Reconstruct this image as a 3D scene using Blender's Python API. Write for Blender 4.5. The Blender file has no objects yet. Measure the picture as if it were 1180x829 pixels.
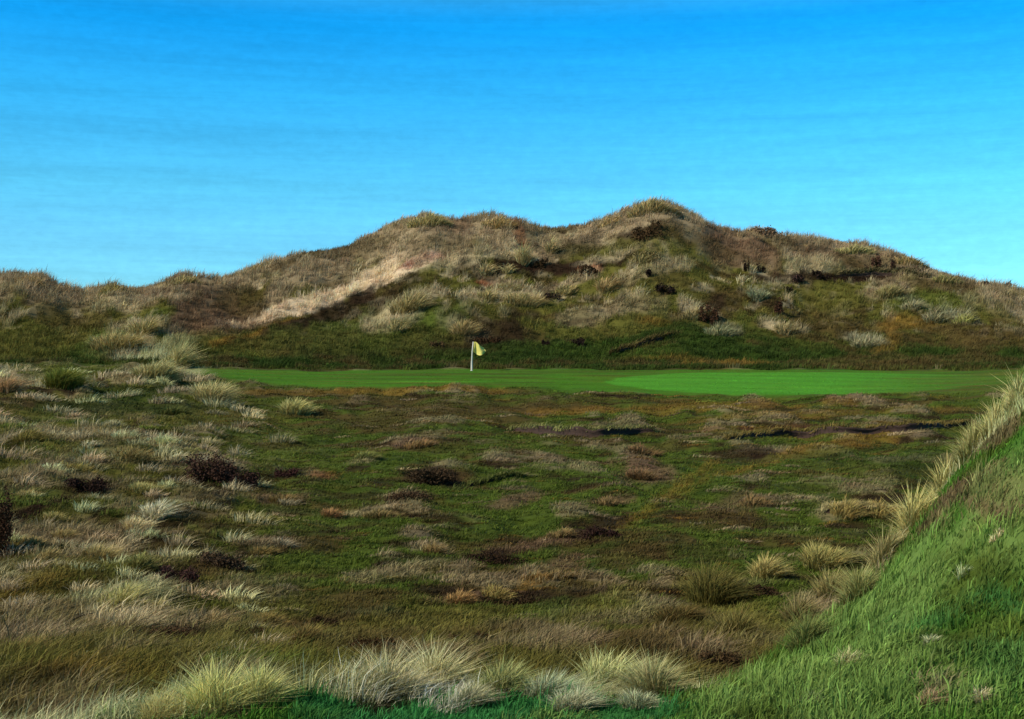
import bpy, math, random
import numpy as np
from math import radians as R

FOC, CX, HY, EYE = 1424.0, 590.0, 395.0, 6.0      # focal length and horizon in photo pixels, eye height in metres
rng = np.random.default_rng(7)
random.seed(7)
scene = bpy.context.scene
col = scene.collection

# ------------------------------------------------------------------ helpers
def lin(c):
    c = np.asarray(c, float) / 255.0
    return np.where(c <= 0.04045, c / 12.92, ((c + 0.055) / 1.055) ** 2.4)

def _h(ix, iy, s):
    n = (ix.astype(np.int64) * 374761393 + iy.astype(np.int64) * 668265263 + s * 982451653) & 0xFFFFFFFF
    n = ((n ^ (n >> 13)) * 1274126177) & 0xFFFFFFFF
    n = n ^ (n >> 16)
    return (n & 0xFFFFFF) / float(0xFFFFFF)

def vnoise(x, y, s=0):
    xi, yi = np.floor(x), np.floor(y)
    fx, fy = x - xi, y - yi
    fx = fx * fx * fx * (fx * (fx * 6 - 15) + 10); fy = fy * fy * fy * (fy * (fy * 6 - 15) + 10)
    a = _h(xi, yi, s); b = _h(xi + 1, yi, s); c = _h(xi, yi + 1, s); d = _h(xi + 1, yi + 1, s)
    return (a + (b - a) * fx) * (1 - fy) + (c + (d - c) * fx) * fy

def fbm(x, y, s=0, o=4):
    x = np.asarray(x, float); y = np.asarray(y, float)
    t = 0; a = 0.5; n = 0
    for k in range(o):
        t = t + a * (vnoise(x, y, s + k * 17) * 2 - 1); n += a
        x, y = x * 1.97 * 0.866 - y * 1.97 * 0.5 + 3.1, x * 1.97 * 0.5 + y * 1.97 * 0.866 + 7.7
        a *= 0.5
    return t / n            # about -1..1

def ss(e0, e1, v):
    t = np.clip((v - e0) / (e1 - e0), 0, 1)
    return t * t * (3 - 2 * t)

# ------------------------------------------------------------------ terrain height (metres, relative to the eye, from survey points)
SKY = [(-1500, 330), (-700, 325), (-300, 318), (-120, 312), (0, 319), (40, 318), (65, 329), (100, 338), (130, 330), (160, 335), (210, 319), (250, 323),
       (300, 308), (340, 295), (390, 286), (430, 268), (490, 249), (530, 253), (572, 250), (605, 260), (660, 259), (700, 250),
       (732, 241), (757, 233), (792, 243), (830, 262), (880, 266), (930, 276), (1000, 284), (1048, 297), (1080, 316), (1110, 325),
       (1150, 330), (1190, 334), (1350, 335), (1700, 330), (2600, 335)]
pts = []
def P(px, Y, d): pts.append(((px - CX) / FOC * d, d, -(Y - HY) / FOC * d))
for x, z in ((-14, -3.0), (-6, -2.2), (-3, -1.78), (0, -1.62), (3, -1.15), (6, -0.7), (14, 0.0)): pts.append((x, 0, z)); pts.append((x, -6, z - .1))
for x, z in ((-8, -2.6), (-3, -1.85), (-1.2, -1.62), (0, -1.5), (1.0, -1.28), (2.2, -0.95), (5, -0.45), (9, -.05)): pts.append((x, 3, z))
# crest of the mound the viewer stands on
crest = [(-200, 880, 4.6), (60, 850, 4.8), (200, 818, 5.0), (330, 803, 5.1), (450, 806, 5.2), (560, 802, 5.3), (680, 800, 5.3), (790, 796, 5.4),
         (845, 792, 5.7), (900, 756, 6.1), (960, 702, 6.6), (1000, 658, 7.0), (1040, 610, 7.5), (1110, 545, 8.5), (1180, 486, 9.5), (1290, 420, 10.5), (1450, 375, 11.5), (1800, 350, 13)]
for c in crest: P(*c)
# falling away behind the mound
for x, y, z in ((-7, 8, -3.0), (-3.5, 7.8, -2.75), (-1.6, 7.6, -2.5), (-.6, 7.6, -2.4), (.5, 7.6, -2.4), (1.5, 8.0, -2.35), (2.6, 9.0, -2.3), (4.2, 10.8, -2.2),
                (6.2, 12.8, -1.9), (9, 15, -1.7), (14, 17, -1.3), (1.5, 9.5, -2.85), (3.2, 12, -3.15), (5.2, 15, -3.3), (8.5, 19, -3.1)): pts.append((x, y, z))
rows = {11: 783, 14: 738, 18: 690, 24: 635, 32: 585, 42: 542, 52: 512, 62: 490, 70: 473, 76: 460, 82: 450, 90: 436, 97: 428, 102: 425}
lift = {11: 0, 14: 4, 18: 8, 24: 14, 32: 22, 42: 26, 52: 26, 62: 24, 70: 20, 76: 14, 82: 10, 90: 6, 97: 6, 102: 8}
for d, Y in rows.items():
    for px in (-1400, -600, -150, 60, 200, 320, 480, 640, 800, 960, 1120, 1300, 1700, 2500):
        if d < 20 and px > 1000: continue
        if d < 15 and px > 820: continue
        l = lift[d]
        yy = Y - (l if px < 100 else l * .6 if px < 230 else 0)
        if px < -100: yy -= l * .8
        if px > 1200: yy -= 10
        if px > 1600: yy -= 30
        if px > 1000 and 60 < d < 90: yy -= 4
        P(px, yy, d)
for px, S in SKY:
    dc = float(np.interp(px, [150, 430, 1000, 1120], [142, 166, 166, 150]))
    for f, r in ((.28, .14), (.52, .38), (.76, .72)): P(px, 425 - (425 - S) * r, 104 + (dc - 104) * f)
    P(px, S, dc)
    zc = -(S - HY) / FOC * dc
    for dd, k in ((12, .86), (35, .45), (80, 0.0), (160, -.2)):
        pts.append(((px - CX) / FOC * (dc + dd), dc + dd, zc * k - (3 if dd > 60 else 0)))
pts = np.array(pts)
def warp(x, y):
    yy = np.maximum(y, -7) + 12.0
    return np.stack([x / yy * 1.6, np.log(yy)], -1)
W = warp(pts[:, 0], pts[:, 1])
def phi(r2): return np.where(r2 > 1e-14, 0.5 * r2 * np.log(np.maximum(r2, 1e-14)), 0)
n = len(W)
D2 = ((W[:, None] - W[None]) ** 2).sum(-1)
A = np.zeros((n + 3, n + 3)); A[:n, :n] = phi(D2) + np.eye(n) * 2e-6
A[:n, n] = 1; A[:n, n + 1:] = W; A[n, :n] = 1; A[n + 1:, :n] = W.T
# the spline works on the tangent of the sight angle beyond ten metres and on plain height near by
wdist = np.maximum(pts[:, 1], 3) ** 0.0 * (pts[:, 1] + 12)
sol = np.linalg.solve(A, np.concatenate([pts[:, 2] / wdist, [0, 0, 0]]))
def base_h(x, y):
    x = np.asarray(x, float).ravel(); y = np.asarray(y, float).ravel()
    out = np.empty(len(x))
    for i in range(0, len(x), 20000):
        q = warp(x[i:i + 20000], y[i:i + 20000])
        q[:, 0] = np.clip(q[:, 0], -3.5, 3.5)
        d2 = ((q[:, None] - W[None]) ** 2).sum(-1)
        out[i:i + 20000] = (phi(d2) @ sol[:n] + sol[n] + q @ sol[n + 1:]) * (np.maximum(y[i:i + 20000], -7) + 12)
    return out

_ty = np.linspace(math.log(5.0), math.log(345.0), 460); _tx = np.linspace(-3.5, 3.5, 520)
_TX, _TY = np.meshgrid(_tx, _ty)
_base_slow = base_h
_yy = np.exp(_TY.ravel()) - 12
_TB = (_base_slow(_TX.ravel() / 1.6 * (_yy + 12), _yy) / (_yy + 12)).reshape(_TX.shape)
def _cr(t): return (-.5 * t + t * t - .5 * t ** 3, 1 - 2.5 * t * t + 1.5 * t ** 3, .5 * t + 2 * t * t - 1.5 * t ** 3, -.5 * t * t + .5 * t ** 3)
def base_h(x, y):
    y = np.maximum(np.asarray(y, float), -6.9); s = y + 12
    a = (np.clip(np.asarray(x, float) / s * 1.6, -3.49, 3.49) - _tx[0]) / (_tx[1] - _tx[0]); b = (np.log(s) - _ty[0]) / (_ty[1] - _ty[0])
    a = np.clip(a, 1, len(_tx) - 3); b = np.clip(b, 1, len(_ty) - 3)
    i = a.astype(int); j = b.astype(int); wa = _cr(a - i); wb = _cr(b - j); o = 0
    for m in range(4):
        r_ = 0
        for k in range(4): r_ = r_ + wa[k] * _TB[j + m - 1, i + k - 1]
        o = o + wb[m] * r_
    return o * s

def pxof(x, y): return CX + FOC * x / np.maximum(y, 1.0)
def green_mask(x, y):
    """mown putting surface: 1 on the green and its apron"""
    px = pxof(x, y)
    e = fbm(x / 9, y / 5, 5, 3)
    front = np.interp(px, [180, 260, 400, 560, 700, 900, 1180, 1400], [93, 87, 82, 84, 80, 77.5, 77, 76]) + e * 1.6
    back = np.interp(px, [200, 600, 1000, 1300], [97.5, 99, 99, 97]) + e * 1.2
    return ss(-.8, 2.6, y - front + fbm(x / 1.5, y, 46, 3)) * (1 - ss(-.5, 1.8, y - back)) * ss(170, 280, px + e * 20)

def hum(x, y):
    return fbm(x / (.8 + .018 * y) + y * .03, y / (.6 + .019 * y), 301, 3)
def height(x, y):
    x = np.asarray(x, float); y = np.asarray(y, float); sh = x.shape
    x = x.ravel(); y = y.ravel()
    far = y > 330
    z = base_h(x, np.minimum(y, 330))
    z = z * (1 - ss(250, 330, y)) + -4.5 * ss(250, 330, y)
    dune = ss(99, 118, y) * (1 - ss(230, 300, y))
    z += dune * (fbm(x / 9, y / 9, 1, 3) * 0.75 + fbm(x / 2.6, y / 2.6, 2, 3) * 0.42 + np.abs(fbm(x / 5, y / 5, 3, 2)) * .5 - .25)
    g = green_mask(x, y)
    val = ss(9, 20, y) * (1 - ss(97, 105, y)) * (1 - g)
    lft = ss(330, 100, pxof(x, y))
    z += val * (fbm(x / 5, y / 3.2, 11, 3) * (0.13 + .12 * lft) + fbm(x / 1.3, y / 0.8, 12, 3) * 0.06 * (1 + lft) + hum(x, y) * (.10 + .0035 * y))
    near = 1 - ss(9, 14, y)
    z += near * (fbm(x / 1.1, y / 1.1, 21, 4) * 0.06 + fbm(x / .3, y / .3, 22, 2) * 0.015 + ss(.8, 2.5, x) * fbm(x / .8, y / 1.2, 23, 3) * .14)
    return (z + EYE).reshape(sh)

# ray / ground hits, so that what stands on the ground gets a true place on it
_ly = np.exp(np.linspace(math.log(3.0), math.log(215), 900))
def hit(px, Y, dmin=0.0, back=False):
    a = (px - CX) / FOC; s = -(Y - HY) / FOC
    ys = _ly[_ly > dmin]
    g = height(a * ys, ys) - (EYE + s * ys)
    w = np.where(g >= 0)[0]
    if len(w) == 0:
        i = int(np.argmax(g / ys)); return a * ys[i], ys[i]
    i = w[0]
    if i == 0: return a * ys[0], ys[0]
    t = g[i - 1] / (g[i - 1] - g[i]); d = ys[i - 1] + t * (ys[i] - ys[i - 1])
    return a * d, d

# ------------------------------------------------------------------ ground cover (real colours of turf, heather and straw, plus painted light and shade)
C = {k: lin(v) for k, v in dict(
    turf=(76, 90, 30), dkgreen=(50, 66, 22), brown=(82, 68, 36), dkbrown=(50, 36, 24), ochre=(128, 98, 42), taupe=(156, 136, 104), tan=(186, 168, 130),
    olive=(100, 96, 42), green=(74, 120, 30), bright=(84, 152, 44), pale=(196, 192, 142), cream=(210, 204, 178), sunlit=(222, 196, 158), rust=(132, 78, 50),
    mound=(70, 106, 34), moundlt=(108, 132, 64), emerald=(52, 112, 56), redbrown=(112, 88, 66), grey=(158, 150, 118), pink=(176, 130, 110), black=(26, 20, 16),
    moss=(88, 100, 40)).items()}

# patches: photo px, py, half width, half height, tilt (deg, up to the right), colour, strength
PATCH = [
 # left dune
 (60, 338, 70, 16, -8, 'taupe', .9), (200, 335, 80, 16, 8, 'taupe', .8), (250, 360, 70, 26, 10, 'brown', .55), (265, 372, 50, 16, 5, 'redbrown', .7), (135, 388, 44, 18, 0, 'tan', 1),
 (150, 400, 40, 12, 0, 'tan', .9), (180, 412, 34, 9, 0, 'pale', .8), (192, 426, 34, 8, 0, 'pale', .8), (155, 384, 44, 10, 0, 'tan', .9), (205, 340, 60, 14, 0, 'redbrown', .6), (235, 372, 44, 20, 0, 'redbrown', .7), (290, 350, 40, 16, 0, 'brown', .6), (280, 400, 60, 14, 0, 'olive', .6), (215, 395, 26, 14, 0, 'olive', .5),  (40, 398, 70, 24, 0, 'olive', .9), (110, 400, 40, 14, 0, 'moss', .8), (60, 425, 80, 10, 0, 'turf', .5),
 (182, 362, 16, 8, 0, 'turf', .7), (300, 384, 40, 6, 28, 'ochre', .8), (80, 375, 60, 9, 0, 'brown', .6), (150, 352, 60, 8, 4, 'tan', .5),
 # spur: sunlit face painted pale, shade of the fold below painted dark brown
 (400, 337, 90, 8, 21, 'sunlit', 1.0), (470, 308, 50, 7, 16, 'sunlit', 1.0), (350, 356, 40, 8, 24, 'sunlit', .9), (490, 300, 30, 6, 12, 'pink', .8), (395, 296, 60, 10, 20, 'taupe', .9), (360, 372, 60, 9, 22, 'dkbrown', .9), (440, 348, 50, 8, 18, 'dkbrown', .6),
 (440, 385, 110, 20, 3, 'moss', .75), (400, 400, 90, 14, 0, 'brown', .4), (475, 347, 32, 8, 15, 'tan', .8), (450, 372, 30, 6, 0, 'tan', .7), (390, 283, 70, 6, 22, 'brown', .7),
 # central dune
 (500, 265, 70, 14, 4, 'taupe', .9), (570, 270, 26, 18, -8, 'taupe', .9), (520, 262, 26, 9, 0, 'redbrown', .7), (596, 262, 14, 10, -40, 'rust', .6), (545, 295, 60, 9, 10, 'tan', .7),
 (610, 300, 34, 10, -20, 'tan', .8), (650, 310, 100, 9, 0, 'dkbrown', 1), (570, 312, 60, 7, 0, 'dkbrown', .6), (680, 312, 14, 6, 0, 'rust', .9), (560, 327, 14, 4, 0, 'rust', .9),
 (600, 343, 50, 7, -3, 'tan', .85), (585, 330, 30, 5, -10, 'taupe', .8), (650, 330, 50, 7, 12, 'taupe', .7), (560, 344, 30, 6, 0, 'tan', .7), (630, 380, 60, 10, -8, 'olive', .7), (700, 360, 80, 8, 4, 'taupe', .5),
 (540, 378, 34, 9, -15, 'tan', .7), (560, 396, 60, 8, 0, 'dkbrown', .85), (500, 396, 40, 8, 0, 'brown', .7), (480, 395, 60, 12, 5, 'turf', .35), (615, 365, 26, 6, 0, 'dkbrown', .7), (660, 372, 30, 4, 0, 'dkbrown', .6),
 (750, 245, 45, 12, 0, 'taupe', .9), (745, 268, 50, 9, 0, 'dkbrown', .85), (700, 260, 40, 7, 10, 'taupe', .9), (640, 265, 30, 6, 0, 'brown', .7), (690, 290, 60, 8, -6, 'olive', .7), (700, 298, 40, 5, 0, 'tan', .5),
 (800, 258, 30, 14, -20, 'taupe', .7), (840, 275, 40, 12, 0, 'redbrown', .65), (790, 290, 60, 14, 0, 'olive', .6), (760, 310, 60, 8, 12, 'tan', .45), (730, 372, 60, 12, 8, 'olive', .8), (760, 388, 60, 4, 22, 'brown', .9),
 (755, 372, 26, 5, 0, 'ochre', .6), (700, 410, 120, 8, 0, 'turf', .45), (760, 415, 100, 4, 0, 'ochre', .4), (640, 412, 120, 8, 0, 'dkgreen', .6),
 # right dune
 (850, 290, 60, 16, 0, 'redbrown', .8), (930, 290, 60, 12, 0, 'brown', .6), (960, 283, 60, 7, 0, 'taupe', .5), (1000, 298, 90, 10, 0, 'redbrown', .6), (800, 275, 60, 14, 0, 'brown', .6), (520, 285, 60, 10, 0, 'brown', .5), (400, 290, 60, 8, 0, 'brown', .6), (660, 285, 60, 10, 0, 'dkbrown', .5), (780, 325, 60, 12, 0, 'brown', .5), (890, 300, 14, 16, 0, 'redbrown', .6), (935, 305, 40, 8, 10, 'tan', .6), (1030, 300, 50, 10, -10, 'taupe', .7), (1000, 303, 50, 8, 0, 'brown', .6),
 (1010, 320, 110, 3, 3, 'dkbrown', 1.0), (830, 318, 60, 4, 0, 'brown', .8), (900, 322, 60, 5, 4, 'dkbrown', .6), (830, 350, 50, 14, 15, 'brown', .8), (820, 355, 24, 9, 30, 'dkbrown', .8), (890, 352, 16, 12, -25, 'dkbrown', .7),
 (800, 356, 24, 7, -10, 'tan', .8), (873, 340, 14, 8, 0, 'grey', .8), (830, 381, 26, 7, 0, 'grey', .8), (900, 376, 26, 6, -10, 'tan', .8), (800, 385, 60, 16, 0, 'dkgreen', .8), (870, 405, 110, 12, 0, 'dkgreen', .9),
 (960, 350, 60, 14, 0, 'olive', .8), (960, 375, 60, 12, 0, 'brown', .6), (1065, 355, 42, 6, -24, 'grey', .85), (1020, 337, 30, 7, 0, 'taupe', .7), (1090, 350, 60, 14, 0, 'moss', .6), (1110, 370, 20, 5, 0, 'pale', .6),
 (1050, 375, 40, 5, 0, 'ochre', .7), (1020, 402, 34, 3, 14, 'ochre', .6), (995, 393, 20, 6, 0, 'grey', .7), (1130, 395, 70, 12, 0, 'brown', .7), (1150, 350, 40, 12, 0, 'taupe', .3), (1100, 335, 60, 6, -4, 'brown', .8),
 (1000, 415, 120, 5, 0, 'brown', .5), (1130, 418, 70, 4, 0, 'brown', .7), (840, 423, 60, 3, 0, 'ochre', .8),
 # valley, centre and right
 (600, 468, 200, 8, 0, 'brown', .4), (400, 452, 180, 4, 2, 'ochre', .45), (500, 449, 120, 3, 0, 'ochre', .5), (800, 468, 200, 5, 1, 'ochre', .55), (620, 468, 60, 8, 0, 'brown', .8), (470, 475, 90, 10, 4, 'brown', .7),
 (660, 475, 80, 5, 0, 'ochre', .6), (930, 480, 200, 4, 2, 'ochre', .4), (870, 497, 90, 6, 3, 'rust', .3), (1000, 508, 120, 4, 6, 'ochre', .6), (900, 528, 110, 2.5, 12, 'ochre', .6), (800, 548, 90, 2.5, 14, 'ochre', .4),
 (740, 535, 36, 16, 3, 'redbrown', .85), (860, 520, 40, 10, 5, 'dkbrown', .7), (1020, 530, 90, 14, 4, 'dkgreen', .6), (700, 500, 60, 8, 0, 'dkgreen', .5), (760, 520, 60, 5, 6, 'brown', .6), (980, 545, 60, 10, 5, 'olive', .3),
 (480, 512, 34, 6, 0, 'redbrown', .8), (420, 524, 30, 4, 0, 'olive', .8), (500, 548, 60, 12, -14, 'dkbrown', .9), (545, 560, 30, 5, -12, 'brown', .7), (460, 568, 26, 6, -8, 'taupe', .6), (600, 575, 50, 6, 10, 'redbrown', .7),
 (420, 592, 40, 6, 5, 'taupe', .6), (510, 598, 40, 6, -8, 'dkbrown', .7), (700, 578, 36, 5, 6, 'redbrown', .6), (640, 620, 90, 6, 8, 'redbrown', .8), (690, 612, 50, 5, 10, 'dkbrown', .9), (500, 634, 26, 7, 0, 'taupe', .75),
 (570, 642, 44, 4, 4, 'dkbrown', .9), (460, 660, 60, 7, 8, 'taupe', .5), (640, 655, 50, 6, 5, 'redbrown', .7), (540, 688, 46, 7, 14, 'redbrown', .8), (600, 694, 34, 6, 12, 'dkbrown', .8), (690, 682, 40, 4, 0, 'dkbrown', .7),
 (720, 640, 60, 10, 6, 'brown', .7), (620, 668, 50, 3, 12, 'ochre', .7), (860, 575, 60, 10, 6, 'redbrown', .5), (930, 560, 60, 12, 0, 'turf', .5), (820, 600, 70, 10, 5, 'brown', .5), (900, 620, 50, 8, 0, 'brown', .6),
 (780, 570, 160, 3, 12, 'ochre', .3), (960, 520, 120, 4, 6, 'olive', .7), (560, 515, 100, 7, 3, 'turf', .5), (600, 545, 60, 8, 8, 'turf', .5), (560, 615, 70, 8, 6, 'turf', .6), (870, 665, 30, 16, 0, 'turf', .6), (800, 640, 50, 10, 0, 'dkbrown', .4),
 (820, 690, 50, 26, -15, 'olive', .8), (790, 720, 60, 14, 8, 'brown', .8), (850, 730, 60, 26, 10, 'olive', .5), (700, 700, 60, 10, 12, 'olive', .7), (940, 700, 26, 20, 30, 'taupe', .7), (900, 700, 20, 10, 0, 'turf', .5),
 # valley, left
 (240, 560, 60, 22, 0, 'dkbrown', .8), (245, 590, 50, 14, 0, 'brown', .6), (330, 548, 30, 6, 0, 'dkbrown', .6), (375, 548, 18, 5, 0, 'rust', .6), (325, 574, 40, 6, 0, 'redbrown', .6), (205, 665, 34, 14, 0, 'dkbrown', .9), (250, 655, 50, 12, 0, 'brown', .8),
 (100, 564, 40, 9, 0, 'dkbrown', .85), (200, 560, 40, 8, 0, 'olive', .5), (60, 500, 70, 9, 3, 'taupe', .6), (50, 470, 50, 8, 0, 'brown', .6), (150, 470, 90, 12, 0, 'dkgreen', .7), (260, 480, 60, 10, 0, 'olive', .5), (180, 450, 60, 14, 0, 'dkgreen', .7),
 (90, 520, 60, 8, 0, 'olive', .7), (60, 545, 60, 8, 0, 'taupe', .5), (30, 575, 50, 8, 0, 'moss', .6), (75, 620, 60, 14, 0, 'taupe', .5), (115, 640, 24, 12, 0, 'tan', .7), (50, 660, 60, 16, 0, 'olive', .7), (140, 690, 60, 10, -4, 'pale', .5),
 (150, 718, 46, 11, 0, 'tan', .8), (180, 738, 60, 8, 0, 'dkbrown', .9), (245, 717, 40, 7, 5, 'taupe', .7), (330, 700, 70, 14, 0, 'olive', .6), (360, 725, 60, 14, 0, 'brown', .7), (60, 755, 90, 22, 0, 'olive', .9), (40, 745, 40, 10, 0, 'taupe', .7),
 (140, 775, 80, 16, 0, 'ochre', .35), (200, 760, 60, 12, 0, 'olive', .8), (280, 770, 60, 10, 0, 'moss', .8), (300, 745, 90, 14, 0, 'olive', .7), (5, 600, 14, 50, 0, 'dkbrown', 1.0), (20, 690, 30, 30, 0, 'ochre', .3), (25, 800, 60, 20, 0, 'brown', .5),
 (500, 725, 120, 12, 4, 'olive', .8), (430, 740, 60, 12, 0, 'brown', .7), (560, 735, 60, 12, 0, 'brown', .6), (650, 745, 60, 12, 4, 'taupe', .5), (470, 575, 60, 6, 0, 'brown', .5), (300, 600, 50, 7, 0, 'olive', .5), (350, 620, 60, 7, 3, 'dkbrown', .5), (310, 500, 80, 7, 8, 'moss', .6), (300, 525, 70, 6, 12, 'moss', .5),
]
NEARP = [  # on the mound under the viewer
 (1120, 560, 40, 26, 35, 'redbrown', .8), (1150, 500, 26, 20, 40, 'redbrown', .7), (1080, 600, 30, 8, 25, 'redbrown', .7), (1160, 480, 16, 40, 0, 'pale', .6), (1080, 545, 18, 40, -30, 'pale', .5),
 (950, 720, 50, 30, 40, 'moundlt', .8), (900, 780, 60, 26, 35, 'moundlt', .9), (1000, 790, 60, 30, 20, 'moundlt', .5), (1100, 660, 40, 60, 10, 'turf', .55), (1060, 720, 30, 30, 0, 'emerald', .5), (1150, 760, 40, 50, 0, 'emerald', .4),
 (1040, 660, 26, 30, 20, 'moundlt', .6), (1160, 620, 20, 60, 5, 'moundlt', .4), (1080, 790, 20, 16, 30, 'taupe', .6), (1120, 790, 30, 20, 0, 'moundlt', .7), (850, 805, 60, 14, 0, 'moundlt', .95), (930, 770, 60, 26, 0, 'moundlt', .9), (990, 700, 40, 30, 0, 'moundlt', .8), (1040, 640, 22, 30, 0, 'moundlt', .6), (1140, 720, 60, 22, 0, 'turf', .6), (1160, 560, 20, 40, 0, 'moundlt', .5), (1170, 680, 16, 60, 0, 'dkgreen', .4), (1090, 740, 26, 30, 0, 'dkgreen', .5), (1140, 690, 12, 50, 0, 'emerald', .5),
 (520, 822, 220, 26, 0, 'emerald', .95), (700, 822, 90, 14, 0, 'emerald', .8), (640, 800, 60, 8, 0, 'grey', .5), (450, 805, 44, 8, 0, 'dkbrown', .9), (360, 815, 40, 12, 0, 'emerald', .9), (640, 826, 60, 6, 0, 'moundlt', .8),
 (200, 826, 80, 10, 0, 'pale', .8), (270, 822, 40, 12, 0, 'redbrown', .6), (80, 829, 60, 10, 0, 'rust', .4)]
def conv(lst, dmin, dmax=999):
    out = []
    for px, Y, rx, ry, t, c, s in lst:
        x, d = hit(px, Y, dmin)
        if not dmin:
            d = min(d, 9.5); x = (px - CX) / FOC * d
        x2, d2 = hit(px, Y + ry, dmin); x1, d1 = hit(px, Y - ry, dmin)
        if dmin == 0: d1 = min(d1, 9.5)
        hy = max(abs(d - d2), min(abs(d1 - d), abs(d - d2) * 2), ry / FOC * d * .8)
        hy = min(hy, ry / FOC * d * 14)
        out.append((x, d, max(rx / FOC * d, .05), hy, math.tan(R(t)), C[c], s, rx / max(ry, 1)))
    return out
WP = conv(PATCH, 9.7) + conv(NEARP, 0)

def mixc(a, b, w): return a + (b - a) * w[:, None]
def crest_y(x):
    cx = np.array([(c[0] - CX) / FOC * c[2] for c in crest]); cy = np.array([c[2] for c in crest])
    return np.interp(x, cx, cy)

def cover(x, y):
    """colour of what grows or lies at a world point, with some painted light and shade"""
    px = pxof(x, y); N = len(x)
    st = x * math.cos(.06) - 0 * y
    # valley: horizontal streaks of turf and heather
    n1 = fbm(x / (1.6 + y * .03), y / 1.9 + x * .05, 31, 4); n2 = fbm(x / 9, y / 6, 32, 3); n3 = fbm(x / (.5 + y * .012), y / .7, 33, 3)
    c = mixc(np.tile(C['turf'], (N, 1)), np.tile(C['brown'], (N, 1)), ss(-.02, .3, n1 + n2 * .5 - .02) * .85)
    c = mixc(c, np.tile(C['dkgreen'], (N, 1)), ss(.1, .6, n3) * .7)
    c = mixc(c, np.tile(C['dkbrown'], (N, 1)), ss(.25, .6, fbm(x / (1 + y * .03), y / 1.1, 34, 3)) * .7)
    c = mixc(c, np.tile(C['ochre'], (N, 1)), ss(.2, .6, fbm(x / (2 + y * .04), y / .8, 35, 3)) * ss(40, 70, y) * ss(400, 800, px) * .35)
    lft = ss(420, 120, px + n2 * 60)
    l = mixc(np.tile(C['olive'], (N, 1)), np.tile(C['turf'], (N, 1)), ss(-.1, .5, n1))
    l = mixc(l, np.tile(C['taupe'], (N, 1)), ss(.0, .5, fbm(x / (.5 + .02 * y), y / 1.2, 36, 3)) * .75)
    l = mixc(l, np.tile(C['brown'], (N, 1)), ss(.1, .5, n2 - n3 * .3) * .7)
    c = mixc(c, l, lft * .85)
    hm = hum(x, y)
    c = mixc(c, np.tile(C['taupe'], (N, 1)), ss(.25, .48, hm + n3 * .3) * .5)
    c = mixc(c, np.tile(C['dkbrown'], (N, 1)), ss(.22, .38, hum(x, y + .5 + .022 * y) - .1 * n3) * ss(.3, .1, hm) * .85)  # underside shade of the hummocks, painted dark brown at their near foot
    # the bottom of the near side of the valley is olive and straw
    nr = ss(19, 13, y)
    l2 = mixc(np.tile(C['olive'], (N, 1)), np.tile(C['brown'], (N, 1)), ss(-.2, .4, n1)); l2 = mixc(l2, np.tile(C['taupe'], (N, 1)), ss(.0, .5, n3) * .6)
    c = mixc(c, l2, nr * .8)
    # apron and green
    g = green_mask(x, y)
    gs = ss(.1, .5, fbm(x / 8, y / 1.4, 41, 3))
    gc = mixc(np.tile(C['green'], (N, 1)), np.tile(C['turf'], (N, 1)), gs * .8)
    gc = mixc(gc, np.tile(C['moss'], (N, 1)), ss(.15, .5, fbm(x / 6, y / .9, 45, 3)) * .5)
    hw = 8.5 * np.sqrt(np.clip((px - 700 + fbm(x / 2, y / 1.5, 42, 2) * 6) / 130, 0, 1)) - ss(1020, 1240, px) * 8
    brt = ss(-.3, .6, hw - np.abs(y - 87.5) + fbm(x / 5, y / 1.5, 43, 2) * .8) * (1 - .5 * ss(920, 1150, px))
    gc = mixc(gc, np.tile(C['bright'], (N, 1)), brt * .95)
    gc = mixc(gc, mixc(np.tile(C['turf'], (N, 1)), np.tile(C['olive'], (N, 1)), ss(-.2, .3, fbm(x / 8, y / .7, 47, 3))), ss(960, 1180, px + fbm(x / 5, y, 48, 2) * 60) * .7)
    gc = mixc(gc, np.tile(C['ochre'], (N, 1)), ss(.25, .6, fbm(x / 6, y / .5, 49, 3)) * .35 * (1 - brt * .7))
    gc = gc * (1 + .05 * np.clip(3 * np.sin((x * .25 + y) * 2.0), -1, 1) + .12 * fbm(x / 4, y / .8, 57, 3))[:, None]
    c = mixc(c, gc, g)
    # dunes
    du = ss(98.5, 103, y + fbm(x / 5, y / 3, 51, 3) * 1.5)
    zrel = height(x, y) - EYE
    YY = HY - zrel / np.maximum(y, 1) * FOC
    m1 = fbm(x / 7, y / 9, 52, 4); m2 = fbm(x / 2.2, y / 3, 53, 3); m3 = fbm(x / 1.1, y / 1.8, 54, 2)
    S = np.interp(px, [s[0] for s in SKY], [s[1] for s in SKY])
    up = np.clip(zrel + 2, 0, 40) / (np.clip((HY - S) / FOC * 155 + 2, 4, 40))       # 0 foot .. 1 crest
    dc = mixc(np.tile(C['dkgreen'], (N, 1)), np.tile(C['olive'], (N, 1)), ss(.0, .45, up + m1 * .25))
    dc = mixc(dc, np.tile(C['brown'], (N, 1)), ss(.0, .35, m2 + m1 * .4) * .8)
    dc = mixc(dc, np.tile(C['taupe'], (N, 1)), ss(.62, .92, up + m2 * .25) * .85)
    dc = mixc(dc, np.tile(C['tan'], (N, 1)), ss(.15, .55, m3 + m2 * .3) * ss(.15, .45, up) * .8)
    dc = mixc(dc, np.tile(C['dkbrown'], (N, 1)), ss(.25, .6, fbm(x / 3, y / 3, 55, 3)) * ss(.2, .4, up) * .7)
    c = mixc(c, dc, du)
    # mound under the viewer
    cy = crest_y(x) + .35
    mo = ss(.35, -.1, y - cy)
    k1 = fbm(x / .5, y / .5, 61, 3)
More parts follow.
